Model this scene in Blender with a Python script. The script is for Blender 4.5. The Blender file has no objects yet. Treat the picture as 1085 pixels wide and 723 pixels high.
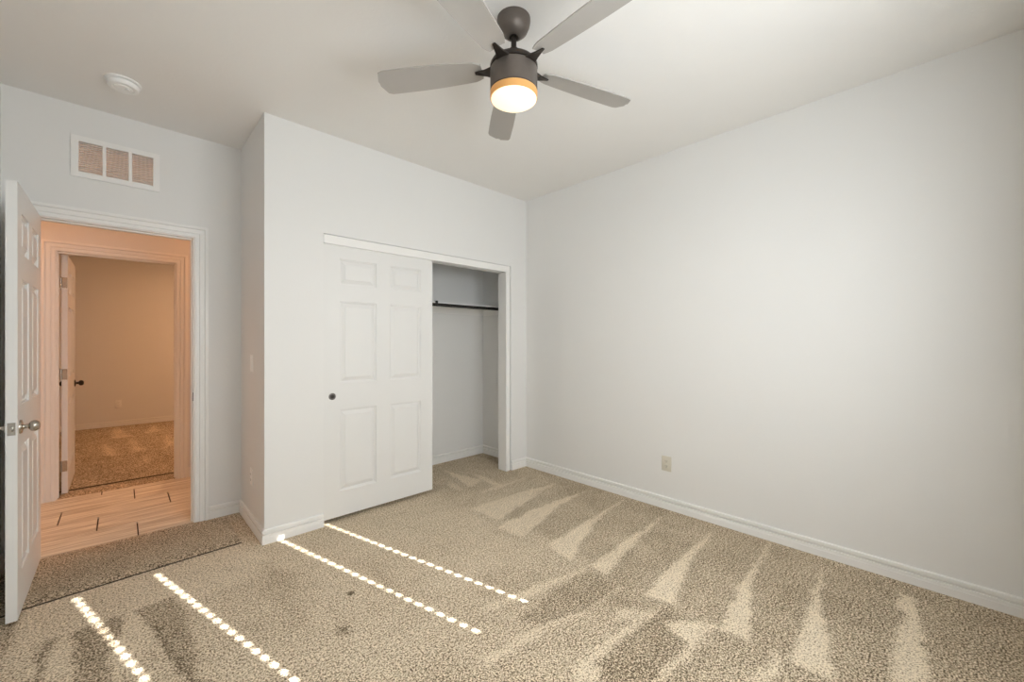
import bpy, bmesh, math, random
import numpy as np
from mathutils import Vector, Matrix

S = bpy.context.scene
C = S.collection
PI = math.pi

# ------------------------------------------------------------------ camera
CAM_H = 1.30
YAW = 0.763565          # angle of the view direction from +Y towards +X
cam_d = bpy.data.cameras.new('camera')
cam_d.sensor_fit = 'HORIZONTAL'; cam_d.sensor_width = 36.0
cam_d.lens = 432.42 / 1085 * 36
cam_d.shift_y = 1.19 / 1085
cam_d.clip_start = 0.02
cam = bpy.data.objects.new('camera', cam_d); C.objects.link(cam)
cam.location = (0, 0, CAM_H); cam.rotation_euler = (PI/2, 0, -YAW)
S.camera = cam

# ------------------------------------------------------------------ world, sun, lamps, exposure
S.view_settings.view_transform = 'Standard'
S.view_settings.look = 'None'
S.view_settings.gamma = 1.0
S.view_settings.use_curve_mapping = False
S.view_settings.exposure = 0.15
S.cycles.max_bounces = 16; S.cycles.diffuse_bounces = 8
world = bpy.data.worlds.new('world'); S.world = world; world.use_nodes = True
bg = world.node_tree.nodes['Background']
bg.inputs[0].default_value = (0.75, 0.86, 1.0, 1); bg.inputs[1].default_value = 2.0

SUN_DIR = Vector((-0.2476, 0.9689, -0.61)).normalized()      # direction the sunlight travels
sd = bpy.data.lights.new('sun', 'SUN'); sd.energy = 60; sd.angle = math.radians(0.45); sd.color = (1.0, 0.97, 0.92)
sun = bpy.data.objects.new('sun', sd); C.objects.link(sun)
sun.rotation_euler = SUN_DIR.to_track_quat('-Z', 'Y').to_euler(); sun.location = (2, -3, 4)

def area(name, loc, direction, sx, sy, power, color):
    d = bpy.data.lights.new(name, 'AREA'); d.shape = 'RECTANGLE'; d.size = sx; d.size_y = sy
    d.energy = power; d.color = color
    o = bpy.data.objects.new(name, d); C.objects.link(o); o.location = loc
    o.rotation_euler = Vector(direction).to_track_quat('-Z', 'Z').to_euler()
    return o
wl = area('daylight_window', (1.30, -0.275, 1.62), (0, 1, 0), 1.5, 1.10, 37, (0.93, 0.975, 1.0)); wl.data.spread = math.radians(180)
fl_ = area('fan_lamp', (1.2933, 1.3513, 2.393), (0, 0, -1), 0.19, 0.19, 6, (1.0, 0.93, 0.85)); fl_.data.shape = 'DISK'
area('hall_lamp', (1.5, 4.42, 2.74), (0, 0, -1), 0.35, 0.35, 13, (1.0, 0.47, 0.23))
area('hall_lamp', (-1.2, 4.42, 2.74), (0, 0, -1), 0.35, 0.35, 9, (1.0, 0.47, 0.23))
area('far_room_lamp', (1.2, 7.0, 2.74), (0, 0, -1), 0.5, 0.5, 36, (1.0, 0.53, 0.27))

# ------------------------------------------------------------------ dimensions
XR, YC, XL, YD, H = 3.0755, 3.0, 0.665, 3.707, 2.78
XW = -0.497            # left wall
YB = -0.302             # window wall
WT = 0.115             # partition thickness
YD2 = YD + WT          # hall side of the door wall
YH, YH2 = 5.01, 5.125  # far hall wall
YF = 8.715             # far room back wall
OX0, OX1 = -0.385, 0.375   # both doorways
OZ = 2.05

# ------------------------------------------------------------------ materials
def new_mat(name):
    m = bpy.data.materials.new(name); m.use_nodes = True
    return m, m.node_tree.nodes, m.node_tree.links, m.node_tree.nodes['Principled BSDF']

def simple(name, col, rough=0.5, metal=0.0, vary=0.03, scale=40.0, bump=0.0, bscale=200.0, emit=None, estr=0.0):
    m, N, L, B = new_mat(name)
    tc = N.new('ShaderNodeTexCoord'); nz = N.new('ShaderNodeTexNoise'); nz.inputs['Scale'].default_value = scale
    nz.inputs['Detail'].default_value = 3
    L.new(tc.outputs['Object'], nz.inputs['Vector'])
    mx = N.new('ShaderNodeMix'); mx.data_type = 'RGBA'
    mx.inputs[6].default_value = (*[max(0, c*(1-vary)) for c in col], 1)
    mx.inputs[7].default_value = (*[min(1, c*(1+vary)) for c in col], 1)
    L.new(nz.outputs['Fac'], mx.inputs[0]); L.new(mx.outputs[2], B.inputs['Base Color'])
    B.inputs['Roughness'].default_value = rough; B.inputs['Metallic'].default_value = metal
    if bump:
        nb = N.new('ShaderNodeTexNoise'); nb.inputs['Scale'].default_value = bscale; nb.inputs['Detail'].default_value = 4
        L.new(tc.outputs['Object'], nb.inputs['Vector'])
        bp = N.new('ShaderNodeBump'); bp.inputs['Strength'].default_value = bump; bp.inputs['Distance'].default_value = 0.002
        L.new(nb.outputs['Fac'], bp.inputs['Height']); L.new(bp.outputs['Normal'], B.inputs['Normal'])
    if emit:
        B.inputs['Emission Color'].default_value = (*emit, 1); B.inputs['Emission Strength'].default_value = estr
    return m

M_wall = simple('painted_wall', (0.77, 0.77, 0.76), 0.65, vary=0.01, scale=3, bump=0.18, bscale=70)
M_ceil = simple('ceiling_paint', (0.82, 0.81, 0.79), 0.75, vary=0.012, scale=4, bump=0.45, bscale=55)
M_trim = simple('trim_paint', (0.84, 0.835, 0.82), 0.38, vary=0.01, scale=6)
M_door = simple('door_paint', (0.76, 0.76, 0.75), 0.42, vary=0.01, scale=6, bump=0.03, bscale=300)
M_bronze = simple('dark_bronze', (0.050, 0.042, 0.036), 0.35, 0.7, vary=0.15)
M_gun = simple('brushed_bronze', (0.15, 0.128, 0.112), 0.42, 0.55, vary=0.1)
M_nickel = simple('satin_nickel', (0.50, 0.47, 0.42), 0.22, 1.0, vary=0.05)
M_blade = simple('grey_blade', (0.42, 0.40, 0.375), 0.34, 0.1, vary=0.06, scale=8)
M_black = simple('black_rod', (0.02, 0.018, 0.016), 0.4, 0.3, vary=0.1)
M_plastic = simple('white_plastic', (0.88, 0.88, 0.87), 0.4, vary=0.01)
M_almond = simple('almond_plastic', (0.66, 0.63, 0.54), 0.45, vary=0.01)
M_slot = simple('dark_slot', (0.05, 0.045, 0.04), 0.7, vary=0.05)
M_vinyl = simple('vinyl_slat', (0.75, 0.75, 0.73), 0.5, vary=0.01)
M_lens = simple('lit_opal_lens', (0.9, 0.86, 0.78), 0.4, emit=(1.0, 0.80, 0.50), estr=0.75)
M_band = simple('amber_lens_rim', (0.55, 0.30, 0.10), 0.4, emit=(1.0, 0.46, 0.13), estr=0.20)
M_led = simple('status_light', (0.1, 0.5, 0.1), 0.4)

def glass_mat():
    m = bpy.data.materials.new('window_glass'); m.use_nodes = True
    N, L = m.node_tree.nodes, m.node_tree.links
    N.remove(N['Principled BSDF'])
    t = N.new('ShaderNodeBsdfTransparent'); g = N.new('ShaderNodeBsdfGlossy'); g.inputs['Roughness'].default_value = 0.02
    x = N.new('ShaderNodeMixShader'); x.inputs[0].default_value = 0.08
    L.new(t.outputs[0], x.inputs[1]); L.new(g.outputs[0], x.inputs[2]); L.new(x.outputs[0], N['Material Output'].inputs[0])
    return m
M_glass = glass_mat()

def carpet_mat(name, lo, mid, hi, use_attr):
    """Flecked cut pile; the brushed nap (attribute 'nap') shifts each tuft between two yarn tones."""
    m, N, L, B = new_mat(name)
    tc = N.new('ShaderNodeTexCoord')
    def noise(scale, detail, rough=0.5):
        n = N.new('ShaderNodeTexNoise'); n.inputs['Scale'].default_value = scale
        n.inputs['Detail'].default_value = detail; n.inputs['Roughness'].default_value = rough
        L.new(tc.outputs['Object'], n.inputs['Vector']); return n
    def math_(op, a, b=None, clamp=False):
        n = N.new('ShaderNodeMath'); n.operation = op; n.use_clamp = clamp
        for i, v in enumerate((a, b)):
            if v is None: continue
            if isinstance(v, (int, float)): n.inputs[i].default_value = v
            else: L.new(v, n.inputs[i])
        return n.outputs[0]
    fleck = noise(150, 2.0, 0.7); fine = noise(75, 1.0, 0.6); broad = noise(3.0, 3, 0.55); patch = noise(14, 3, 0.6)
    f = math_('ADD', math_('MULTIPLY', math_('SUBTRACT', fleck.outputs['Fac'], 0.5), 3.7),
              math_('MULTIPLY', math_('SUBTRACT', fine.outputs['Fac'], 0.5), 1.25))
    f = math_('ADD', f, math_('MULTIPLY', math_('SUBTRACT', broad.outputs['Fac'], 0.5), 0.30))
    f = math_('ADD', f, math_('MULTIPLY', math_('SUBTRACT', patch.outputs['Fac'], 0.5), 0.30))
    if use_attr:
        at = N.new('ShaderNodeAttribute'); at.attribute_name = 'nap'
        f = math_('ADD', f, math_('ADD', math_('MULTIPLY', at.outputs['Fac'], 0.80), 0.06))
    else:
        f = math_('ADD', f, 0.38)
    cr = N.new('ShaderNodeValToRGB'); e = cr.color_ramp.elements
    e[0].position = 0.0; e[0].color = (*lo, 1); e[1].position = 1.0; e[1].color = (*hi, 1)
    k = e.new(0.40); k.color = (*mid, 1)
    L.new(f, cr.inputs[0]); L.new(cr.outputs[0], B.inputs['Base Color'])
    B.inputs['Roughness'].default_value = 0.95
    B.inputs['Specular IOR Level'].default_value = 0.1
    bp = N.new('ShaderNodeBump'); bp.inputs['Strength'].default_value = 0.7; bp.inputs['Distance'].default_value = 0.006
    L.new(fleck.outputs['Fac'], bp.inputs['Height']); L.new(bp.outputs['Normal'], B.inputs['Normal'])
    return m
M_carpet = carpet_mat('beige_flecked_carpet', (0.12, 0.088, 0.055), (0.51, 0.410, 0.290), (0.88, 0.765, 0.59), True)
M_mat = carpet_mat('taupe_carpet_runner', (0.10, 0.074, 0.048), (0.47, 0.38, 0.27), (0.80, 0.68, 0.51), False)
M_front_strip = simple('dark_strip', (0.06, 0.045, 0.03), 0.95, vary=0.3, scale=90)

def tile_mat():
    m, N, L, B = new_mat('wood_look_tile')
    tc = N.new('ShaderNodeTexCoord'); mp = N.new('ShaderNodeMapping')
    mp.inputs['Scale'].default_value = (0.7, 14, 1)
    L.new(tc.outputs['Object'], mp.inputs['Vector'])
    n = N.new('ShaderNodeTexNoise'); n.inputs['Scale'].default_value = 3.0; n.inputs['Detail'].default_value = 6; n.inputs['Roughness'].default_value = 0.65
    L.new(mp.outputs[0], n.inputs['Vector'])
    cr = N.new('ShaderNodeValToRGB'); e = cr.color_ramp.elements
    e[0].position = 0.36; e[0].color = (0.42, 0.35, 0.265, 1); e[1].position = 0.62; e[1].color = (0.82, 0.76, 0.64, 1)
    L.new(n.outputs['Fac'], cr.inputs[0]); L.new(cr.outputs[0], B.inputs['Base Color'])
    B.inputs['Roughness'].default_value = 0.42
    return m
M_tile = tile_mat()
M_grout = simple('dark_grout', (0.07, 0.045, 0.03), 0.9, vary=0.2)
M_grout2 = simple('tan_grout', (0.36, 0.26, 0.19), 0.9, vary=0.1)

# ------------------------------------------------------------------ helpers
def add_box(bm, x0, x1, y0, y1, z0, z1, bevel=0.0):
    g = bmesh.ops.create_cube(bm, size=1.0)
    vs = g['verts']
    for v in vs:
        v.co = Vector(((x0+x1)/2 + v.co.x*(x1-x0), (y0+y1)/2 + v.co.y*(y1-y0), (z0+z1)/2 + v.co.z*(z1-z0)))
    if bevel:
        es = list({e for v in vs for e in v.link_edges})
        bmesh.ops.bevel(bm, geom=es, offset=bevel, segments=2, affect='EDGES', profile=0.6)

def box_bm(*a, **k):
    bm = bmesh.new(); add_box(bm, *a, **k); return bm

def obj(name, bm, mat, parent=None, loc=None, smooth=False, recalc=True):
    me = bpy.data.meshes.new(name)
    if recalc: bmesh.ops.recalc_face_normals(bm, faces=bm.faces)
    bm.to_mesh(me); bm.free()
    me.materials.append(mat)
    if smooth:
        me.shade_smooth()
        me.set_sharp_from_angle(angle=math.radians(38))
    o = bpy.data.objects.new(name, me); C.objects.link(o)
    if parent is not None: o.parent = parent
    if loc is not None: o.location = loc
    return o

def struct(name, bm, mat, smooth=False):
    o = obj(name, bm, mat, smooth=smooth); o['kind'] = 'structure'; return o

def thing(name, label, cat, loc=(0, 0, 0), rz=0.0, group=None):
    o = bpy.data.objects.new(name, None); C.objects.link(o); o.empty_display_size = 0.05
    o.location = loc; o.rotation_euler = (0, 0, rz); o['label'] = label; o['category'] = cat
    if group: o['group'] = group
    return o

def lathe(bm, prof, n=48, mat=None):
    """prof = [(r, z)] revolved about Z; ends capped when r is 0."""
    rings = []
    for r, z in prof:
        if r < 1e-6:
            v = bm.verts.new((0, 0, z)); rings.append([v])
        else:
            rings.append([bm.verts.new((r*math.cos(2*PI*k/n), r*math.sin(2*PI*k/n), z)) for k in range(n)])
    new = [v for r in rings for v in r]
    for a, b in zip(rings, rings[1:]):
        for k in range(n):
            k2 = (k+1) % n
            if len(a) == 1 and len(b) == 1: continue
            if len(a) == 1: bm.faces.new((a[0], b[k], b[k2]))
            elif len(b) == 1: bm.faces.new((a[k], b[0], a[k2]))
            else: bm.faces.new((a[k], b[k], b[k2], a[k2]))
    if mat is not None:
        for v in new: v.co = mat @ v.co
    return new

def lathe_bm(prof, n=48, mat=None):
    bm = bmesh.new(); lathe(bm, prof, n, mat); return bm

AX = {'+x': Matrix.Rotation(PI/2, 4, 'Y'), '-x': Matrix.Rotation(-PI/2, 4, 'Y'),
      '+y': Matrix.Rotation(-PI/2, 4, 'X'), '-y': Matrix.Rotation(PI/2, 4, 'X')}

BASE_PROF = [(0, 0), (0.016, 0), (0.016, 0.039), (0.014, 0.041), (0.014, 0.0560), (0.0125, 0.0575), (0.001, 0.0580),
             (0.001, 0.0680), (0.0120, 0.0685), (0.0130, 0.0710), (0.0130, 0.0860), (0.0110, 0.0900), (0.006, 0.0920), (0, 0.0920)]
def baseboard(name, p0, p1, nrm, s0=0, s1=0):
    """profile swept from p0 to p1; nrm points into the room; s = -1 inside mitre, +1 outside mitre."""
    p0 = Vector((*p0, 0)); p1 = Vector((*p1, 0)); n = Vector((*nrm, 0)); d = (p1-p0).normalized()
    bm = bmesh.new()
    a = [bm.verts.new(p0 + n*q + Vector((0, 0, z)) - d*(s0*q)) for q, z in BASE_PROF]
    b = [bm.verts.new(p1 + n*q + Vector((0, 0, z)) + d*(s1*q)) for q, z in BASE_PROF]
    k = len(a)
    for i in range(k):
        j = (i+1) % k; bm.faces.new((a[i], a[j], b[j], b[i]))
    bm.faces.new(a[::-1]); bm.faces.new(b)
    return struct(name, bm, M_trim)

CASE_PROF = [(0, 0), (0, 0.009), (0.003, 0.011), (0.017, 0.012), (0.0195, 0.0050), (0.0265, 0.0050), (0.029, 0.0135), (0.048, 0.0155),
             (0.0500, 0.0070), (0.0570, 0.0070), (0.060, 0.0175), (0.064, 0.019), (0.077, 0.019), (0.079, 0.017), (0.079, 0)]
def casing(name, y, sgn, x0, x1, zt, z0=0.0):
    """mitred three-sided door casing on the plane y, projecting to sgn*y."""
    bm = bmesh.new(); rows = []
    for (w, d) in CASE_PROF:
        yy = y + sgn*d
        rows.append([bm.verts.new(c) for c in ((x0-w, yy, z0), (x0-w, yy, zt+w), (x1+w, yy, zt+w), (x1+w, yy, z0))])
    k = len(rows)
    for i in range(k):
        j = (i+1) % k
        for s in range(3):
            bm.faces.new((rows[i][s], rows[j][s], rows[j][s+1], rows[i][s+1]))
    bm.faces.new([r[0] for r in rows]); bm.faces.new([r[3] for r in rows][::-1])
    return struct(name, bm, M_trim)

# ------------------------------------------------------------------ walls, ceilings
def wall(name, boxes, mat=None):
    bm = bmesh.new()
    for b in boxes: add_box(bm, *b)
    return struct(name, bm, mat or M_wall)

VX0, VX1, VZ0, VZ1 = -0.200, 0.164, 2.357, 2.561        # transfer grille opening
wall('wall_right', [(XR, XR+0.12, YB-0.15, YD2, 0, H)])
wall('wall_left', [(XW-0.12, XW, YB-0.15, YD, 0, H)])
wall('wall_back', [(XW-0.12, 0.50, YB-0.15, YB, 0, H), (2.10, XR+0.12, YB-0.15, YB, 0, H),
                   (0.50, 2.10, YB-0.15, YB, 0, 1.05), (0.50, 2.10, YB-0.15, YB, 2.21, H)])
wall('wall_doorway', [(-2.2, OX0-0.018, YD, YD2, 0, H), (OX1+0.018, XR, YD, YD2, 0, H),
                      (OX0-0.018, OX1+0.018, YD, YD2, OZ+0.018, VZ0), (OX0-0.018, VX0, YD, YD2, VZ0, H),
                      (VX1, OX1+0.018, YD, YD2, VZ0, H), (VX0, VX1, YD, YD2, VZ1, H)])
wall('wall_closet', [(XL, 1.031, YC, YC+WT, 0, H), (1.031, 2.856, YC, YC+WT, 2.070, H), (2.856, XR, YC, YC+WT, 0, H),
                     (1.031, 2.856, YC+0.016, YC+WT, 2.062, 2.071), (2.838, 2.857, YC+0.016, YC+WT, 0, 2.066)])
wall('wall_closet_side', [(XL, XL+WT, YC+WT, YD, 0, H)])
wall('wall_hall_far', [(-2.2, OX0-0.018, YH, YH2, 0, H), (OX1+0.018, 3.2, YH, YH2, 0, H),
                       (OX0-0.018, OX1+0.018, YH, YH2, OZ+0.018, H)])
wall('wall_hall_end', [(-2.3, -2.2, YD, YH2, 0, H), (3.2, 3.3, YD, YH2, 0, H)])
wall('wall_far_room', [(-2.3, 3.3, YF, YF+0.1, 0, H), (-2.3, -2.2, YH2, YF, 0, H), (3.2, 3.3, YH2, YF, 0, H)])
struct('ceiling', box_bm(-2.3, 3.3, YB-0.15, YF+0.1, H, H+0.1), M_ceil)

# ------------------------------------------------------------------ floors
# light (1) and dark (0) nap left by the vacuum, as polygons on the floor in metres
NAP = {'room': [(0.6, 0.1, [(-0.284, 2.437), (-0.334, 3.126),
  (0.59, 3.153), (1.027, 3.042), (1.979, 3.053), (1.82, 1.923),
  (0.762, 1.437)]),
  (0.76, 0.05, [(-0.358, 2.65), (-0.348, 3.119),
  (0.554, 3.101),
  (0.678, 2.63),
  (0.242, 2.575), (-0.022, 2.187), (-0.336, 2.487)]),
  (0.36, 0.08, [(1.493, 0.736), (1.732, 1.148), (2.814, 2.253), (3.085, 2.973), (3.041, 0.842), (3.052, -0.277), (2.5, -0.227)]),
  (0.38, 0.05, [(2.073, 2.404), (2.814, 2.253), (2.84, 1.549), (2.261, 1.115), (2.03, 1.48)]),
  (0.82, 0.02, [(2.907, 2.433), (2.648, 2.389), (2.161, 2.265), (1.993, 2.222), (1.97, 2.521), (2.35, 2.515)]),
  (0.84, 0.02, [(2.92, 2.129), (2.44, 2.07), (2.149, 1.979), (1.927, 1.931), (1.911, 2.145), (2.33, 2.176)]),
  (0.9, 0.02, [(2.949, 1.791), (2.542, 1.729), (2.194, 1.622), (1.931, 1.518), (1.985, 1.735), (2.378, 1.759)]),
  (0.9, 0.02, [(2.885, 1.415), (2.459, 1.369), (2.101, 1.313), (1.95, 1.268), (1.972, 1.395), (2.33, 1.415)]),
  (0.95, 0.018, [(2.885, 1.069), (2.557, 1.03), (2.249, 0.974), (1.978, 0.902), (1.945, 1.051), (2.349, 1.075)]),
  (0.95, 0.018, [(3.033, 0.754), (2.507, 0.706), (2.279, 0.657), (1.971, 0.557), (1.959, 0.687), (2.342, 0.725)]),
  (0.97, 0.018, [(2.876, 0.459), (2.536, 0.411), (2.248, 0.339), (1.977, 0.275), (1.963, 0.416), (2.357, 0.438)]),
  (0.97, 0.018, [(2.921, 0.137), (2.893, 0.085), (2.551, 0.049), (2.236, 0.02), (2.165, 0.023), (2.056, 0.127), (2.417, 0.131), (2.697, 0.112), (2.767, 0.145)]),
  (0.8, 0.02, [(1.914, 1.389), (1.738, 1.408), (1.547, 1.438), (1.279, 1.499), (1.289, 1.532), (1.59, 1.497)]),
  (0.84, 0.02, [(1.921, 1.153), (1.645, 1.177), (1.437, 1.214), (1.233, 1.243), (1.06, 1.243), (1.071, 1.291), (1.398, 1.264), (1.716, 1.228)]),
  (0.88, 0.02, [(1.929, 0.934), (1.629, 0.956), (1.46, 0.961), (1.389, 0.967), (1.325, 0.891), (1.26, 0.953), (1.301, 1.012), (1.439, 1.002), (1.677, 0.984)]),
  (0.78, 0.03, [(1.752, 1.089), (1.841, 0.961), (1.748, 0.968), (1.673, 1.04)]),
  (0.9, 0.02, [(1.981, 0.706), (1.735, 0.718), (1.522, 0.726), (1.498, 0.725), (1.398, 0.821), (1.659, 0.791), (1.826, 0.768), (1.806, 0.861), (1.936, 0.788)]),
  (0.88, 0.02, [(1.987, 0.476), (1.956, 0.444), (1.794, 0.443), (1.728, 0.506), (1.838, 0.478)]),
  (0.22, 0.02, [(1.919, 0.929), (1.944, 0.729), (1.71, 0.742), (1.46, 0.762), (1.329, 0.887), (1.401, 0.955), (1.621, 0.952)]),
  (0.26, 0.02, [(1.903, 1.381), (1.901, 1.165), (1.653, 1.183), (1.407, 1.255), (1.344, 1.355), (1.647, 1.391)]),
  (0.86, 0.018, [(1.824, 0.869), (1.926, 0.784), (1.944, 0.729), (1.767, 0.731), (1.769, 0.799)]),
  (0.8, 0.015, [(2.375, 3.493), (2.392, 3.249), (2.452, 2.962), (2.257, 2.908), (2.305, 3.164)]),
  (0.74, 0.02, [(2.516, 3.175), (2.539, 2.981), (2.499, 2.743), (2.429, 2.736), (2.458, 2.976)]),
  (0.72, 0.02, [(2.204, 3.14), (2.188, 2.895), (2.138, 2.873), (2.135, 3.091)]),
  (0.3, 0.03, [(2.726, 4.22), (3.15, 3.814), (2.994, 3.304), (2.869, 3.165), (2.947, 3.459), (2.908, 3.67), (2.4, 3.715)]),
  (0.76, 0.02, [(2.799, 2.732), (2.501, 2.704), (2.238, 2.709), (2.227, 2.753), (2.531, 2.75)]),
  (0.24, 0.016, [(0.055, 2.682),
  (0.194, 2.701),
  (0.225, 2.553),
  (0.222, 2.327),
  (0.225, 2.147),
  (0.211, 1.87),
  (0.191, 1.889),
  (0.136, 2.283)]), (-0.05, 0.012, [(0.055, 2.682),
  (0.076, 2.618),
  (0.156, 2.264),
  (0.22, 1.914),
  (0.2, 1.907),
  (0.134, 2.259)]),
  (0.24, 0.016, [(-0.157, 2.69), (-0.064, 2.68),
  (0.013, 2.685),
  (0.001, 2.538), (-0.031, 2.359), (-0.016, 2.087), (-0.126, 2.192)]),
  (0.24, 0.016, [(-0.25, 2.687), (-0.16, 2.683), (-0.21, 2.658), (-0.221, 2.525), (-0.215, 2.278), (-0.247, 2.308)]),
  (0.2, 0.03, [(-0.408, 3.019), (-0.351, 2.974), (-0.338, 3.036), (-0.352, 2.876), (-0.361, 2.675)]), (-0.9, 0.008, [(0.857, 2.118),
  (0.871, 2.114),
  (0.867, 2.083),
  (0.85, 2.081)]), (-0.1, 0.025, [(0.724, 1.889),
  (0.749, 1.865),
  (0.733, 1.817),
  (0.702, 1.839)]),
  (0.42, 0.06, [(0.601, 2.788),
  (0.684, 2.49),
  (0.607, 2.052),
  (0.556, 2.101),
  (0.57, 2.379)]),
  (0.4, 0.05, [(1.066, 2.304), (1.067, 2.057), (1.022, 1.917),
  (0.976, 2.05)])], 'far': [(0.75, 0.05, [(-0.047, 8.572),
  (0.1, 7.638), (-0.094, 7.649), (-0.088, 8.135)]),
  (0.7, 0.05, [(0.371, 8.431),
  (0.387, 7.756),
  (0.259, 7.729)]),
  (0.75, 0.05, [(-0.155, 7.272), (-0.008, 6.49), (-0.146, 6.527)]),
  (0.7, 0.05, [(0.081, 7.481),
  (0.159, 6.855),
  (0.213, 6.584),
  (0.1, 6.536)]),
  (0.7, 0.05, [(0.454, 7.469),
  (0.502, 6.643),
  (0.381, 6.531)]),
  (0.7, 0.05, [(0.202, 6.241),
  (0.217, 5.866),
  (0.163, 5.875)])]}
def poly_sd(px, py, poly):
    """signed distance (inside positive) to a polygon, vectorised"""
    P = np.array(poly); n = len(P); d = np.full(px.shape, 1e9); inside = np.zeros(px.shape, bool)
    for i in range(n):
        ax, ay = P[i]; bx, by = P[(i+1) % n]
        ex, ey = bx-ax, by-ay; wx, wy = px-ax, py-ay
        t = np.clip((wx*ex+wy*ey)/(ex*ex+ey*ey+1e-12), 0, 1)
        d = np.minimum(d, np.hypot(wx-ex*t, wy-ey*t))
        c = ((ay > py) != (by > py)) & (px < (bx-ax)*(py-ay)/(by-ay+1e-12)+ax)
        inside ^= c
    return np.where(inside, d, -d)

def carpet_grid(name, x0, x1, y0, y1, step, naps, base, z=0.0):
    nx = int(round((x1-x0)/step))+1; ny = int(round((y1-y0)/step))+1
    xs = np.linspace(x0, x1, nx); ys = np.linspace(y0, y1, ny)
    X, Y = np.meshgrid(xs, ys)
    rng = np.random.default_rng(4)
    def wobble(cells):
        g = rng.standard_normal((cells, cells))
        fx = (X-x0)/(x1-x0)*(cells-1.001); fy = (Y-y0)/(y1-y0)*(cells-1.001)
        ix = fx.astype(int); iy = fy.astype(int); u = fx-ix; v = fy-iy
        u = u*u*(3-2*u); v = v*v*(3-2*v)
        return (g[iy, ix]*(1-u)*(1-v)+g[iy, ix+1]*u*(1-v)+g[iy+1, ix]*(1-u)*v+g[iy+1, ix+1]*u*v)
    wx = wobble(60)*0.006 + wobble(150)*0.005; wy = wobble(60)*0.006 + wobble(150)*0.005
    nap = np.full(X.shape, base)
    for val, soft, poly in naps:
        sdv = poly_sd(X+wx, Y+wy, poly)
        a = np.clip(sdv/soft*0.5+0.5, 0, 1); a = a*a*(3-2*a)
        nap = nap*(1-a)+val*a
    nap = nap + wobble(25)*0.02 + wobble(90)*0.02
    co = np.stack([X, Y, np.full(X.shape, z)], -1).reshape(-1, 3)
    idx = np.arange(nx*ny).reshape(ny, nx)
    quads = np.stack([idx[:-1, :-1], idx[:-1, 1:], idx[1:, 1:], idx[1:, :-1]], -1).reshape(-1, 4)
    me = bpy.data.meshes.new(name)
    me.vertices.add(len(co)); me.vertices.foreach_set('co', co.ravel())
    me.loops.add(quads.size); me.loops.foreach_set('vertex_index', quads.ravel().astype(np.int32))
    me.polygons.add(len(quads)); me.polygons.foreach_set('loop_start', np.arange(0, quads.size, 4, dtype=np.int32))
    me.update(calc_edges=True); me.validate()
    at = me.attributes.new('nap', 'FLOAT', 'POINT'); at.data.foreach_set('value', nap.ravel().astype(np.float32))
    me.materials.append(M_carpet)
    o = bpy.data.objects.new(name, me); C.objects.link(o); o['kind'] = 'structure'
    return o
carpet_grid('floor', XW-0.02, XR+0.02, YB-0.02, YD+0.012, 0.0125, NAP['room'], 0.50)
carpet_grid('floor_far_room', -2.2, 3.2, 5.250, YF+0.01, 0.025, NAP['far'], 0.34, 0.010)
struct('floor_slab', box_bm(-2.3, 3.3, YB-0.15, YF+0.1, -0.12, -0.012), M_grout)

# hall floor: 0.30 x 0.615 m wood-look tiles laid in thirds
bm = bmesh.new()
rows = [(3.722, 4.008, 0.083), (4.008, 4.312, -0.123), (4.312, 4.618, -0.328), (4.618, 4.926, 0.081), (4.926, 5.07, -0.122)]
for y0, y1, jx in rows:
    x = jx - 0.618*4
    while x < 3.2:
        add_box(bm, max(-2.2, x+0.004), min(3.2, x+0.618-0.004), y0+0.0028, y1-0.0028, -0.012, 0.0)
        x += 0.618
struct('floor_hall', bm, M_tile)

# ------------------------------------------------------------------ baseboards
baseboard('baseboard_right', (XR, YB), (XR, YC), (-1, 0), -1, -1)
baseboard('baseboard_closet_front_right', (2.858, YC), (XR, YC), (0, -1), 0, -1)
baseboard('baseboard_closet_front_left', (XL, YC), (1.029, YC), (0, -1), 1, 0)
baseboard('baseboard_closet_side', (XL, YC), (XL, YD), (-1, 0), 1, -1)
baseboard('baseboard_doorway', (OX1+0.087, YD), (XL, YD), (0, -1), 0, -1)
baseboard('baseboard_left', (XW, YB), (XW, YD), (1, 0), -1, -1)
baseboard('baseboard_back', (XW, YB), (XR, YB), (0, 1), -1, -1)
baseboard('baseboard_closet_back', (XL+WT, YD), (XR, YD), (0, -1), -1, -1)
baseboard('baseboard_closet_inner_right', (XR, YC+WT), (XR, YD), (-1, 0), 0, -1)
baseboard('baseboard_hall_right', (OX1+0.087, YH), (3.2, YH), (0, -1), 0, 0)
baseboard('baseboard_hall_left', (-2.2, YH), (OX0-0.087, YH), (0, -1), 0, 0)
baseboard('baseboard_far_room', (-2.2, YF), (3.2, YF), (0, -1), 0, 0)

# ------------------------------------------------------------------ doorways: jambs and casings
def jambs(name, y0, y1, stop_y):
    bm = bmesh.new()
    add_box(bm, OX0-0.018, OX0, y0, y1, 0, OZ+0.018); add_box(bm, OX1, OX1+0.018, y0, y1, 0, OZ+0.018)
    add_box(bm, OX0, OX1, y0, y1, OZ, OZ+0.018)
    sy = stop_y
    add_box(bm, OX0, OX0+0.010, sy, sy+0.032, 0, OZ-0.010); add_box(bm, OX1-0.010, OX1, sy, sy+0.032, 0, OZ-0.010)
    add_box(bm, OX0, OX1, sy, sy+0.032, OZ-0.010, OZ)
    return struct(name, bm, M_trim)
jambs('trim_1', YD, YD2, YD+0.040)
jambs('trim_2', YH, YH2, YH+0.035)
casing('trim_3', YD, -1, OX0-0.006, OX1+0.006, OZ+0.004)
casing('trim_4', YD2, 1, OX0-0.006, OX1+0.006, OZ+0.004)
casing('trim_5', YH, -1, OX0-0.006, OX1+0.006, OZ+0.004)
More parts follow.
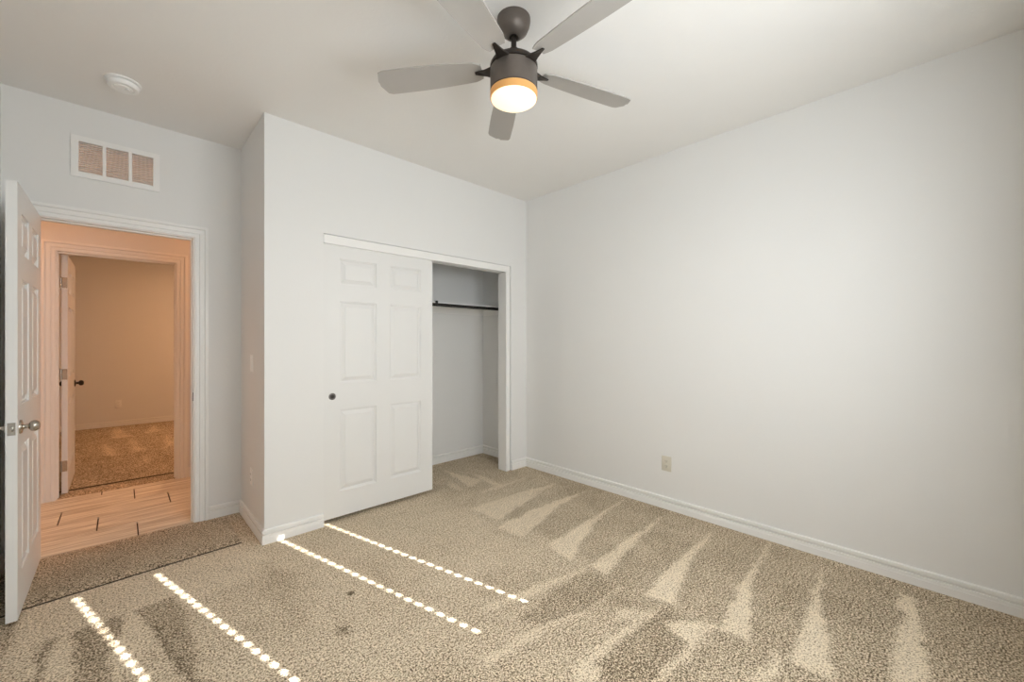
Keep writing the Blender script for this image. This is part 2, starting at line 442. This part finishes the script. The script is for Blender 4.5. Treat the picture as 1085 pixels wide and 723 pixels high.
casing('trim_6', YH2, 1, OX0-0.006, OX1+0.006, OZ+0.004)

# closet opening trim: header fascia and right-hand jamb
bm = bmesh.new()
add_box(bm, 1.032, 2.836, YC-0.003, YC+0.020, 2.003, 2.062, bevel=0.0015)
struct('trim_7', bm, M_trim)
bm = bmesh.new()
add_box(bm, 2.788, 2.836, YC-0.003, YC+WT, 0, 2.0025, bevel=0.0015)
struct('trim_8', bm, M_trim)
bm = bmesh.new()                                                    # track behind the fascia
add_box(bm, 1.032, 2.787, YC+0.055, YC+WT-0.002, 2.004, 2.061)
struct('trim_9', bm, M_trim)

# ------------------------------------------------------------------ six-panel doors
def panel_face(bm, w, h, rects, yf, sgn):
    """one moulded face in the plane y=yf, recesses going to sgn*y."""
    xs = sorted({0, w, *[r[0] for r in rects], *[r[1] for r in rects]})
    zs = sorted({0, h, *[r[2] for r in rects], *[r[3] for r in rects]})
    vv = {}
    def V(x, y, z):
        k = (round(x, 5), round(y, 5), round(z, 5))
        if k not in vv: vv[k] = bm.verts.new(k)
        return vv[k]
    for i in range(len(xs)-1):
        for j in range(len(zs)-1):
            xm, zm = (xs[i]+xs[i+1])/2, (zs[j]+zs[j+1])/2
            if any(r[0] < xm < r[1] and r[2] < zm < r[3] for r in rects): continue
            bm.faces.new((V(xs[i], yf, zs[j]), V(xs[i+1], yf, zs[j]), V(xs[i+1], yf, zs[j+1]), V(xs[i], yf, zs[j+1])))
    levels = [(0, 0), (0.0012, 0.0065), (0.009, 0.0085), (0.0110, 0.0140), (0.0165, 0.0140), (0.040, 0.0035), (0.0412, 0.0010)]
    for r in rects:
        loops = []
        for ins, dep in levels:
            y = yf + sgn*dep
            loops.append([V(r[0]+ins, y, r[2]+ins), V(r[1]-ins, y, r[2]+ins), V(r[1]-ins, y, r[3]-ins), V(r[0]+ins, y, r[3]-ins)])
        for a, b in zip(loops, loops[1:]):
            for k in range(4):
                bm.faces.new((a[k], a[(k+1) % 4], b[(k+1) % 4], b[k]))
        bm.faces.new(loops[-1])

def leaf_bm(w, h, t, stile, mull, zrows):
    pw = (w-2*stile-mull)/2
    rects = [(x, x+pw, a, b) for x in (stile, stile+pw+mull) for a, b in zrows]
    bm = bmesh.new()
    panel_face(bm, w, h, rects, 0, 1)
    panel_face(bm, w, h, rects, t, -1)
    bmesh.ops.remove_doubles(bm, verts=bm.verts, dist=1e-5)
    # edge band
    be = [e for e in bm.edges if len(e.link_faces) == 1]
    fr = {}
    for e in be:
        a, b = e.verts
        if a.co.y < t/2: fr[(round(a.co.x, 4), round(a.co.z, 4), round(b.co.x, 4), round(b.co.z, 4))] = e
    back = {(round(v.co.x, 4), round(v.co.z, 4)): v for v in bm.verts if abs(v.co.y-t) < 1e-5}
    for e in list(fr.values()):
        a, b = e.verts
        A = back[(round(a.co.x, 4), round(a.co.z, 4))]; B2 = back[(round(b.co.x, 4), round(b.co.z, 4))]
        bm.faces.new((a, b, B2, A))
    return bm

ZR = [(0.182, 0.778), (0.970, 1.568), (1.689, 1.878)]
# closet sliding door (closed half)
cd = thing('closet_sliding_door', 'white six-panel sliding closet door covering left half of the closet', 'door', (1.037, YC+0.017, 0.030))
obj('door_leaf', leaf_bm(0.901, 1.985, 0.034, 0.112, 0.114, ZR), M_door, cd)
hp = obj('finger_pull', lathe_bm([(0, 0.0035), (0.013, 0.0035), (0.0165, 0.0030), (0.0185, -0.002), (0.0215, -0.0032), (0.0245, -0.001), (0.0245, 0.0)], 40, AX['+y']), M_gun, cd, (0.060, -0.0005, 0.878), smooth=True)
hp['label'] = 'round dark bronze flush finger pull'
obj('pull_cup', lathe_bm([(0, 0.0), (0.0145, 0.0), (0.0165, 0.0006)], 40, AX['+y']), M_bronze, hp, (0, -0.0012, 0), smooth=True)

ZR2 = [(0.195, 0.790), (0.985, 1.590), (1.712, 1.905)]
# bedroom door: opened 90 degrees into the room, hinged at the left jamb
KNOB = [(0, 0.064), (0.010, 0.0635), (0.019, 0.060), (0.0245, 0.052), (0.0265, 0.044), (0.0245, 0.036), (0.018, 0.030), (0.0115, 0.026),
        (0.0100, 0.018), (0.0115, 0.011), (0.020, 0.009), (0.030, 0.007), (0.0325, 0.004), (0.0330, 0)]
def door(name, label, loc, rz, free_at_origin, kz, knob_mat):
    """leaf runs along local +X from the origin, face thickness along local +Y"""
    d = thing(name, label, 'door', loc, rz)
    W, T = 0.756, 0.036
    obj('door_leaf', leaf_bm(W, 2.030, T, 0.108, 0.106, ZR2), M_door, d)
    kx = 0.060 if free_at_origin else W-0.060
    for s, nm in ((-1, '-y'), (1, '+y')):
        obj('door_knob', lathe_bm(KNOB, 40, AX[nm]), knob_mat, d, (kx, 0 if s < 0 else T, kz), smooth=True)
    ex = 0.0 if free_at_origin else W
    lp = obj('latch_plate', box_bm(ex-0.0012, ex+0.0012, T/2-0.0125, T/2+0.0125, kz-0.029, kz+0.029, bevel=0.0008), M_nickel, d)
    lb = bmesh.new(); sg = -1 if free_at_origin else 1
    add_box(lb, min(ex, ex+sg*0.009), max(ex, ex+sg*0.009), T/2-0.006, T/2+0.006, kz-0.011, kz+0.011, bevel=0.003)
    obj('latch_bolt', lb, M_nickel, lp, smooth=True)
    return d, W, T
# local +X -> world +Y (rz = +90 deg), local +Y -> world -X
d1, W, T = door('bedroom_door', 'white six-panel hinged door standing open at the far left of the bedroom', (-0.346, 2.938, 0.014), PI/2, True, 0.886, M_nickel)
d2, W, T = door('far_room_door', 'warm-lit white six-panel door open beyond the hall, seen through the doorway', (-0.330, YH2+0.006, 0.014), PI/2, False, 0.886, M_bronze)
def hinges(d, xedge, mat, zs, T, knx):
    for z in zs:
        bm = bmesh.new()
        add_box(bm, xedge-0.0015, xedge+0.0015, 0.002, T-0.004, z-0.045, z+0.045, bevel=0.0008)
        h_ = obj('hinge', bm, mat, d)
        b2 = bmesh.new(); lathe(b2, [(0, -0.047), (0.0065, -0.047), (0.0065, 0.047), (0, 0.047)], 16)
        obj('hinge_pin', b2, mat, h_, (knx, T+0.004, z), smooth=True)
hinges(d2, -0.001, M_nickel, (0.232, 1.012, 1.79), T, -0.002)
hinges(d1, W+0.001, M_nickel, (0.232, 1.012, 1.79), T, W+0.002)

# strike plates on the right-hand jambs
sp = obj('strike_plate', box_bm(OX1-0.0018, OX1, YD+0.006, YD+0.034, 0.875, 0.935, bevel=0.0006), M_bronze)
sp['label'] = 'dark metal strike plate on the right jamb of the bedroom doorway'; sp['category'] = 'strike plate'

# ------------------------------------------------------------------ carpet runner across the doorway
def runner(name, label, pts_back, pts_front, th, seed, front_strip=True):
    random.seed(seed)
    root = thing(name, label, 'carpet', ((pts_back[0][0]+pts_front[-1][0])/2, (pts_back[0][1]+pts_front[-1][1])/2, 0))
    O = root.location
    def resample(pts, n):
        P = [Vector((p[0], p[1], 0)) for p in pts]; seg = [(P[i+1]-P[i]).length for i in range(len(P)-1)]; tot = sum(seg); out = []
        for k in range(n+1):
            s = tot*k/n; i = 0
            while i < len(seg)-1 and s > seg[i]: s -= seg[i]; i += 1
            out.append(P[i].lerp(P[i+1], min(1, s/seg[i])))
        return out
    n, m = 90, 14
    a = resample(pts_back, n); b = resample(pts_front, n)
    bm = bmesh.new(); grid = []
    for k in range(n+1):
        col = []; jb = random.uniform(-0.004, 0.004)
        for j in range(m+1):
            t = j/m; p = a[k].lerp(b[k], t)
            edge = min(1.0, (1-t)*m/1.6, k/1.5, (n-k)/1.5)
            z = 0.002 + (th-0.002)*math.sin(min(1, edge)*PI/2) if edge < 1 else th
            if t < 0.15: z = 0.002+(th-0.002)*math.sin(t/0.15*PI/2)
            z += random.uniform(-0.0006, 0.0006)
            if j == m: p = p + Vector((0, jb, 0))
            col.append(bm.verts.new(p - O + Vector((0, 0, z))))
        grid.append(col)
    for k in range(n):
        for j in range(m): bm.faces.new((grid[k][j], grid[k+1][j], grid[k+1][j+1], grid[k][j+1]))
    # skirt
    rim = [grid[k][0] for k in range(n+1)] + [grid[n][j] for j in range(1, m+1)] + [grid[k][m] for k in range(n-1, -1, -1)] + [grid[0][j] for j in range(m-1, 0, -1)]
    low = [bm.verts.new((v.co.x, v.co.y, 0.0006)) for v in rim]
    q = len(rim)
    for i in range(q): bm.faces.new((rim[i], rim[(i+1) % q], low[(i+1) % q], low[i]))
    bm.faces.new(low)
    obj('pile', bm, M_mat, root, smooth=True)
    if not front_strip: return root
    # dark strip of uneven width along the front edge
    f = bmesh.new(); prev = None
    for k in range(n+1):
        p = b[k]-O; w = random.uniform(0.003, 0.008)
        cur = [f.verts.new((p.x, p.y-w, 0.0012)), f.verts.new((p.x, p.y-w*0.6, 0.0032)), f.verts.new((p.x, p.y+0.004, 0.0045)), f.verts.new((p.x, p.y+0.004, 0.0008))]
        if prev:
            for i in range(4): f.faces.new((prev[i], prev[(i+1) % 4], cur[(i+1) % 4], cur[i]))
        else: f.faces.new(cur)
        prev = cur
    f.faces.new(prev[::-1])
    e = obj('dark_front_edge', f, M_front_strip, root); e['label'] = 'dark uneven front edge'
    return root
runner('carpet_runner', 'long taupe carpet offcut lying across the bedroom doorway with dark front edge',
       [(XW+0.016, 3.690), (OX0, 3.700), (OX1, 3.700), (0.560, 3.640)],
       [(XW+0.016, 3.045), (-0.337, 3.069), (0.12, 3.098), (0.35, 3.112), (0.565, 3.118)], 0.013, 3)
runner('carpet_runner', 'narrow brown carpet strip on the threshold of the far room beyond the hall',
       [(OX0+0.004, YH+0.012), (OX1-0.004, YH+0.012)][::1], [(OX0+0.004, 5.236), (OX1-0.004, 5.236)], 0.005, 8, False)

# ------------------------------------------------------------------ transfer grille above the door
def grille():
    gx0, gx1, gz0, gz1 = -0.226, 0.190, 2.331, 2.587
    g = thing('wall_grille', 'white louvred air transfer grille with three bays above the bedroom doorway', 'vent', ((gx0+gx1)/2, YD, gz0))
    ox, oz = (gx0+gx1)/2, gz0
    bays = [(-0.192, -0.087), (-0.070, 0.035), (0.052, 0.157)]
    z0, z1 = 2.364, 2.554
    bm = bmesh.new()
    xs = [gx0, -0.192, -0.087, -0.070, 0.035, 0.052, 0.157, gx1]
    for i in (0, 2, 4, 6): add_box(bm, xs[i]-ox, xs[i+1]-ox, -0.008, -0.002, z0-oz, z1-oz)
    add_box(bm, gx0-ox, gx1-ox, -0.008, -0.002, gz0-oz, z0-oz); add_box(bm, gx0-ox, gx1-ox, -0.008, -0.002, z1-oz, gz1-oz)
    bmesh.ops.remove_doubles(bm, verts=bm.verts, dist=1e-5)
    obj('frame', bm, M_trim, g)
    n = 15
    for a, b in bays:
        for k in range(n):
            z = z0+(k+0.5)*(z1-z0)/n
            bm = bmesh.new()
            t = 0.0012
            pts = [(-0.003, z-0.0050), (-0.003, z-0.0050+t*1.6), (0.017, z+0.0098), (0.017, z+0.0098-t*1.6)]
            A = [bm.verts.new((a-ox, y, q-oz)) for y, q in pts]; Bv = [bm.verts.new((b-ox, y, q-oz)) for y, q in pts]
            for i in range(4): bm.faces.new((A[i], A[(i+1) % 4], Bv[(i+1) % 4], Bv[i]))
            bm.faces.new(A[::-1]); bm.faces.new(Bv)
            obj('louvre', bm, M_trim, g)
    for x in (gx0+0.016, gx1-0.016):
        obj('screw', lathe_bm([(0, 0.002), (0.003, 0.0016), (0.0042, 0)], 14, AX['-y']), M_plastic, g, (x-ox, -0.008, (gz0+gz1)/2-oz), smooth=True)
grille()

# ------------------------------------------------------------------ smoke detector
FX, FY = 0.008, 3.205
sm = thing('smoke_detector', 'round white smoke detector on the ceiling in front of the grille', 'smoke detector', (FX, FY, H))
obj('mounting_plate', lathe_bm([(0, 0), (0.078, 0), (0.078, -0.007), (0.075, -0.009), (0, -0.009)], 56), M_plastic, sm, smooth=True)
obj('body', lathe_bm([(0, -0.009), (0.058, -0.009), (0.058, -0.016), (0.070, -0.016), (0.069, -0.030), (0.063, -0.037), (0.048, -0.038), (0.046, -0.035),
                      (0.041, -0.035), (0.039, -0.039), (0.030, -0.041), (0, -0.042)], 56), M_plastic, sm, smooth=True)
bt = obj('test_button', lathe_bm([(0, -0.046), (0.009, -0.0455), (0.011, -0.042), (0.011, -0.040)], 28), M_plastic, sm, (0.018, -0.012, 0.0), smooth=True)

# ------------------------------------------------------------------ switches and outlets
def plate_bm(w=0.071, h=0.116, t=0.006):
    return box_bm(-w/2, w/2, -t, 0, -h/2, h/2, bevel=0.0028)
def outlet(label, loc, rz, mat, scale_w=0.071):
    o = thing('wall_outlet', label, 'outlet', loc, rz)
    obj('cover_plate', plate_bm(scale_w), mat, o, smooth=True)
    for dz in (-0.0195, 0.0195):
        bm = bmesh.new(); vs = lathe(bm, [(0, 0.0024), (0.0145, 0.0024), (0.0165, 0.0)], 32, AX['-y'])
        for v in bm.verts: v.co.z = max(-0.0125, min(0.0125, v.co.z))
        r = obj('receptacle', bm, mat, o, (0, -0.006, dz), smooth=True)
        s = bmesh.new()
        add_box(s, -0.0080, -0.0058, -0.0030, -0.0020, -0.002, 0.0062); add_box(s, 0.0058, 0.0080, -0.0030, -0.0020, -0.002, 0.0062)
        add_box(s, -0.0022, 0.0022, -0.0030, -0.0020, -0.0090, -0.0048)
        obj('slots', s, M_slot, r)
    obj('screw', lathe_bm([(0, 0.0012), (0.0025, 0.001), (0.0032, 0)], 12, AX['-y']), mat, o, (0, -0.006, 0), smooth=True)
    return o
outlet('almond outlet low on the bare right wall above the baseboard', (XR, 1.466, 0.352), -PI/2, M_almond, 0.078)
outlet('pale outlet low on the narrow shaded wall beside the closet', (XL, 3.345, 0.352), -PI/2, M_plastic)
outlet('small outlet low on the back wall of the far room', (-0.032, YF, 0.352), 0, M_plastic)
sw = thing('light_switch', 'pale rocker light switch on the narrow shaded wall beside the closet', 'switch', (XL, 3.335, 1.152), -PI/2)
obj('cover_plate', plate_bm(), M_plastic, sw, smooth=True)
bm = bmesh.new()
v = [bm.verts.new(c) for c in ((-0.0165, -0.006, -0.033), (0.0165, -0.006, -0.033), (0.0165, -0.006, 0.033), (-0.0165, -0.006, 0.033),
                               (-0.0155, -0.0105, -0.031), (0.0155, -0.0105, -0.031), (0.0155, -0.0075, 0.031), (-0.0155, -0.0075, 0.031))]
for f in ((0, 1, 5, 4), (1, 2, 6, 5), (2, 3, 7, 6), (3, 0, 4, 7), (4, 5, 6, 7), (3, 2, 1, 0)): bm.faces.new([v[i] for i in f])
obj('rocker', bm, M_plastic, sw)
for dz in (-0.048, 0.048):
    obj('screw', lathe_bm([(0, 0.0012), (0.0025, 0.001), (0.0032, 0)], 12, AX['-y']), M_plastic, sw, (0, -0.006, dz), smooth=True)

# ------------------------------------------------------------------ closet shelf and rod
sh = thing('closet_shelf', 'white shelf across the open half of the closet', 'shelf', (XL+WT, YD, 1.66))
L_ = XR-XL-WT
obj('board', box_bm(0.0, L_, -0.330, 0, 0.018, 0.037, bevel=0.001), M_trim, sh)
obj('back_cleat', box_bm(0.0, L_, -0.018, 0, -0.052, 0.018), M_trim, sh)
obj('end_cleat', box_bm(L_-0.018, L_, -0.325, -0.019, -0.052, 0.018), M_trim, sh)
obj('end_cleat', box_bm(0, 0.018, -0.325, -0.019, -0.052, 0.018), M_trim, sh)
bk = bmesh.new(); bx = 2.215-(XL+WT)
add_box(bk, bx-0.012, bx+0.012, -0.340, -0.3305, 0.020, 0.0435); add_box(bk, bx-0.012, bx+0.012, -0.340, -0.30, 0.0372, 0.0435)
obj('shelf_clip', bk, M_black, sh)
rod = thing('closet_rod', 'dark bronze hanging rod just under the closet shelf', 'rod', (XL+WT, YD-0.365, 1.662))
RX = Matrix.Rotation(PI/2, 4, 'Y')
obj('rod_tube', lathe_bm([(0, 0.0185), (0.0155, 0.0185), (0.0155, L_-0.0185), (0, L_-0.0185)], 28, RX), M_black, rod, smooth=True)
obj('rod_socket', lathe_bm([(0.0155, L_-0.032), (0.021, L_-0.032), (0.027, L_-0.022), (0.028, L_-0.0183), (0, L_-0.0183)], 28, RX), M_black, rod, smooth=True)
obj('rod_socket', lathe_bm([(0, 0.0183), (0.028, 0.0183), (0.027, 0.022), (0.021, 0.032), (0.017, 0.032)], 28, RX), M_black, rod, smooth=True)

# ------------------------------------------------------------------ ceiling fan (blades at rest)
s_, c_ = math.sin(YAW), math.cos(YAW)
Fd = Vector((s_, c_, 0)); Rt = Vector((c_, -s_, 0))
dep = 1.872; lat = (544.4-542.5)/432.42*dep
fp = Fd*dep + Rt*lat
fan = thing('ceiling_fan', 'bronze ceiling fan with five grey blades and a lit drum light', 'ceiling fan', (fp.x, fp.y, H))
obj('canopy', lathe_bm([(0, 0), (0.076, 0), (0.0765, -0.010), (0.073, -0.030), (0.062, -0.055), (0.046, -0.070), (0.034, -0.079), (0.030, -0.082), (0.022, -0.083), (0.020, -0.074), (0, -0.074)], 56), M_gun, fan, smooth=True)
obj('downrod', lathe_bm([(0, -0.070), (0.0125, -0.070), (0.0125, -0.190), (0, -0.190)], 28), M_bronze, fan, smooth=True)
obj('yoke_cover', lathe_bm([(0.0125, -0.134), (0.020, -0.136), (0.030, -0.150), (0.033, -0.168), (0.042, -0.182), (0.060, -0.194), (0, -0.194)], 40), M_bronze, fan, smooth=True)
obj('flywheel', lathe_bm([(0, -0.192), (0.085, -0.194), (0.103, -0.203), (0.109, -0.214), (0.109, -0.226), (0.100, -0.229), (0, -0.229)], 56), M_bronze, fan, smooth=True)
obj('motor_housing', lathe_bm([(0, -0.229), (0.104, -0.229), (0.108, -0.234), (0.108, -0.330), (0.1045, -0.332), (0.1045, -0.336), (0, -0.336)], 64), M_gun, fan, smooth=True)
lk = obj('light_kit', lathe_bm([(0.100, -0.336), (0.1085, -0.336), (0.1085, -0.362), (0.1070, -0.366), (0.1040, -0.366), (0.1040, -0.338), (0.100, -0.336)], 64), M_band, fan, smooth=True)
lk['label'] = 'amber-glowing rim of the drum light'
ln = obj('lens', lathe_bm([(0.1038, -0.360), (0.1038, -0.368), (0.095, -0.374), (0.070, -0.380), (0.035, -0.383), (0, -0.384)], 64), M_lens, fan, smooth=True)
ln['label'] = 'glowing round opal lens'
def blade_bm():
    bm = bmesh.new()
    n = 26; r0, r1 = 0.150, 0.662; top = []; bot = []
    for k in range(n+1):
        t = k/n; r = r0+(r1-r0)*t
        w0 = 0.048+0.018*math.sin(min(1, t*1.4)*PI/2)
        if t > 0.90:
            q = (t-0.90)/0.10; w0 *= math.sqrt(max(0.0, 1-q**3.0*0.96))
        if t < 0.06: w0 *= 0.75+0.25*t/0.06
        top.append([]); bot.append([])
        for j in range(5):
            y = -w0 + 2*w0*j/4
            pitch = math.tan(math.radians(11))
            z = y*pitch + 0.0035*(1-(2*j/4-1)**2)
            top[-1].append(bm.verts.new((r, y, z+0.003))); bot[-1].append(bm.verts.new((r, y, z-0.003)))
    for k in range(n):
        for j in range(4):
            bm.faces.new((top[k][j], top[k+1][j], top[k+1][j+1], top[k][j+1]))
            bm.faces.new((bot[k][j], bot[k][j+1], bot[k+1][j+1], bot[k+1][j]))
        bm.faces.new((top[k][0], bot[k][0], bot[k+1][0], top[k+1][0])); bm.faces.new((top[k][4], top[k+1][4], bot[k+1][4], bot[k][4]))
    for k in (0, n):
        for j in range(4): bm.faces.new((top[k][j], top[k][j+1], bot[k][j+1], bot[k][j]))
    return bm
def arm_bm():
    bm = bmesh.new()
    secs = [(0.088, 0.036, -0.004, 0.006), (0.110, 0.028, -0.004, 0.005), (0.135, 0.018, -0.003, 0.0035), (0.165, 0.010, -0.001, 0.0025),
            (0.182, 0.006, 0.0, 0.002)]
    prev = None
    for r, w, zc, t in secs:
        p = math.tan(math.radians(11)) * (1 if r > 0.15 else 0.3)
        cur = [bm.verts.new((r, -w, zc-t-0.006-w*p)), bm.verts.new((r, w, zc-t-0.006+w*p)), bm.verts.new((r, w, zc+t-0.006+w*p)), bm.verts.new((r, -w, zc+t-0.006-w*p))]
        if prev:
            for i in range(4): bm.faces.new((prev[i], prev[(i+1) % 4], cur[(i+1) % 4], cur[i]))
        else: bm.faces.new(cur)
        prev = cur
    bm.faces.new(prev[::-1])
    return bm
b0 = obj('blade', blade_bm(), M_blade, fan); a0 = obj('blade_bracket', arm_bm(), M_bronze, b0)
b0.data.shade_smooth(); b0.data.set_sharp_from_angle(angle=math.radians(35))
base_dir = math.atan2(Rt.y, Rt.x)
for i, deg in enumerate((46, -26, -98, -170, 118)):
    if i == 0: b, a = b0, a0
    else:
        b = b0.copy(); C.objects.link(b); b.parent = fan
        a = a0.copy(); C.objects.link(a); a.parent = b
    b.location = (0, 0, -0.221)
    b.rotation_euler = (0, 0, base_dir + math.radians(-deg))

# ------------------------------------------------------------------ window and closed blind behind the camera
wf = bmesh.new()
for b in ((0.50, 0.545, YB-0.14, YB-0.09, 1.05, 2.21), (2.055, 2.10, YB-0.14, YB-0.09, 1.05, 2.21),
          (0.545, 2.055, YB-0.14, YB-0.09, 1.05, 1.095), (0.545, 2.055, YB-0.14, YB-0.09, 2.175, 2.21)):
    add_box(wf, *b)
w1 = struct('window_1', wf, M_trim)
obj('window_glass', box_bm(0.54, 2.06, YB-0.117, YB-0.113, 1.09, 2.18), M_glass, w1)
bl = thing('window_blind', 'closed white slatted blind hanging in the window opposite the closet', 'blind', (1.30, -0.326, 1.06))
HX = [(0.689, 0.015), (1.000, 0.015), (1.603, 0.015), (1.911, 0.015)]
PITCH = 0.0428
def slat_bm():
    bm = bmesh.new(); hh = 0.0102
    xs = [0.512]
    for hx, hw in HX: xs += [hx-hw/2-0.002, hx+hw/2+0.002]
    xs += [2.088]
    for i in range(len(xs)-1):
        if i % 2 == 0: add_box(bm, xs[i]-1.30, xs[i+1]-1.30, -0.0012, 0.0012, -0.0235, 0.0235)
        else:
            add_box(bm, xs[i]-1.30, xs[i+1]-1.30, -0.0012, 0.0012, hh, 0.0235); add_box(bm, xs[i]-1.30, xs[i+1]-1.30, -0.0012, 0.0012, -0.0235, -hh)
    bmesh.ops.remove_doubles(bm, verts=bm.verts, dist=1e-5)
    return bm
s0 = obj('slat', slat_bm(), M_vinyl, bl)
for k in range(24):
    o = s0 if k == 0 else s0.copy()
    if k: C.objects.link(o); o.parent = bl
    o.location = (0, 0, 1.112+PITCH*k-1.06); o.rotation_euler = (math.radians(7), 0, 0)
obj('headrail', box_bm(-0.79, 0.79, -0.024, 0.014, 1.072, 1.145), M_vinyl, bl)
obj('bottom_rail', box_bm(-0.788, 0.788, -0.014, 0.014, -0.0095, 0.030), M_vinyl, bl)
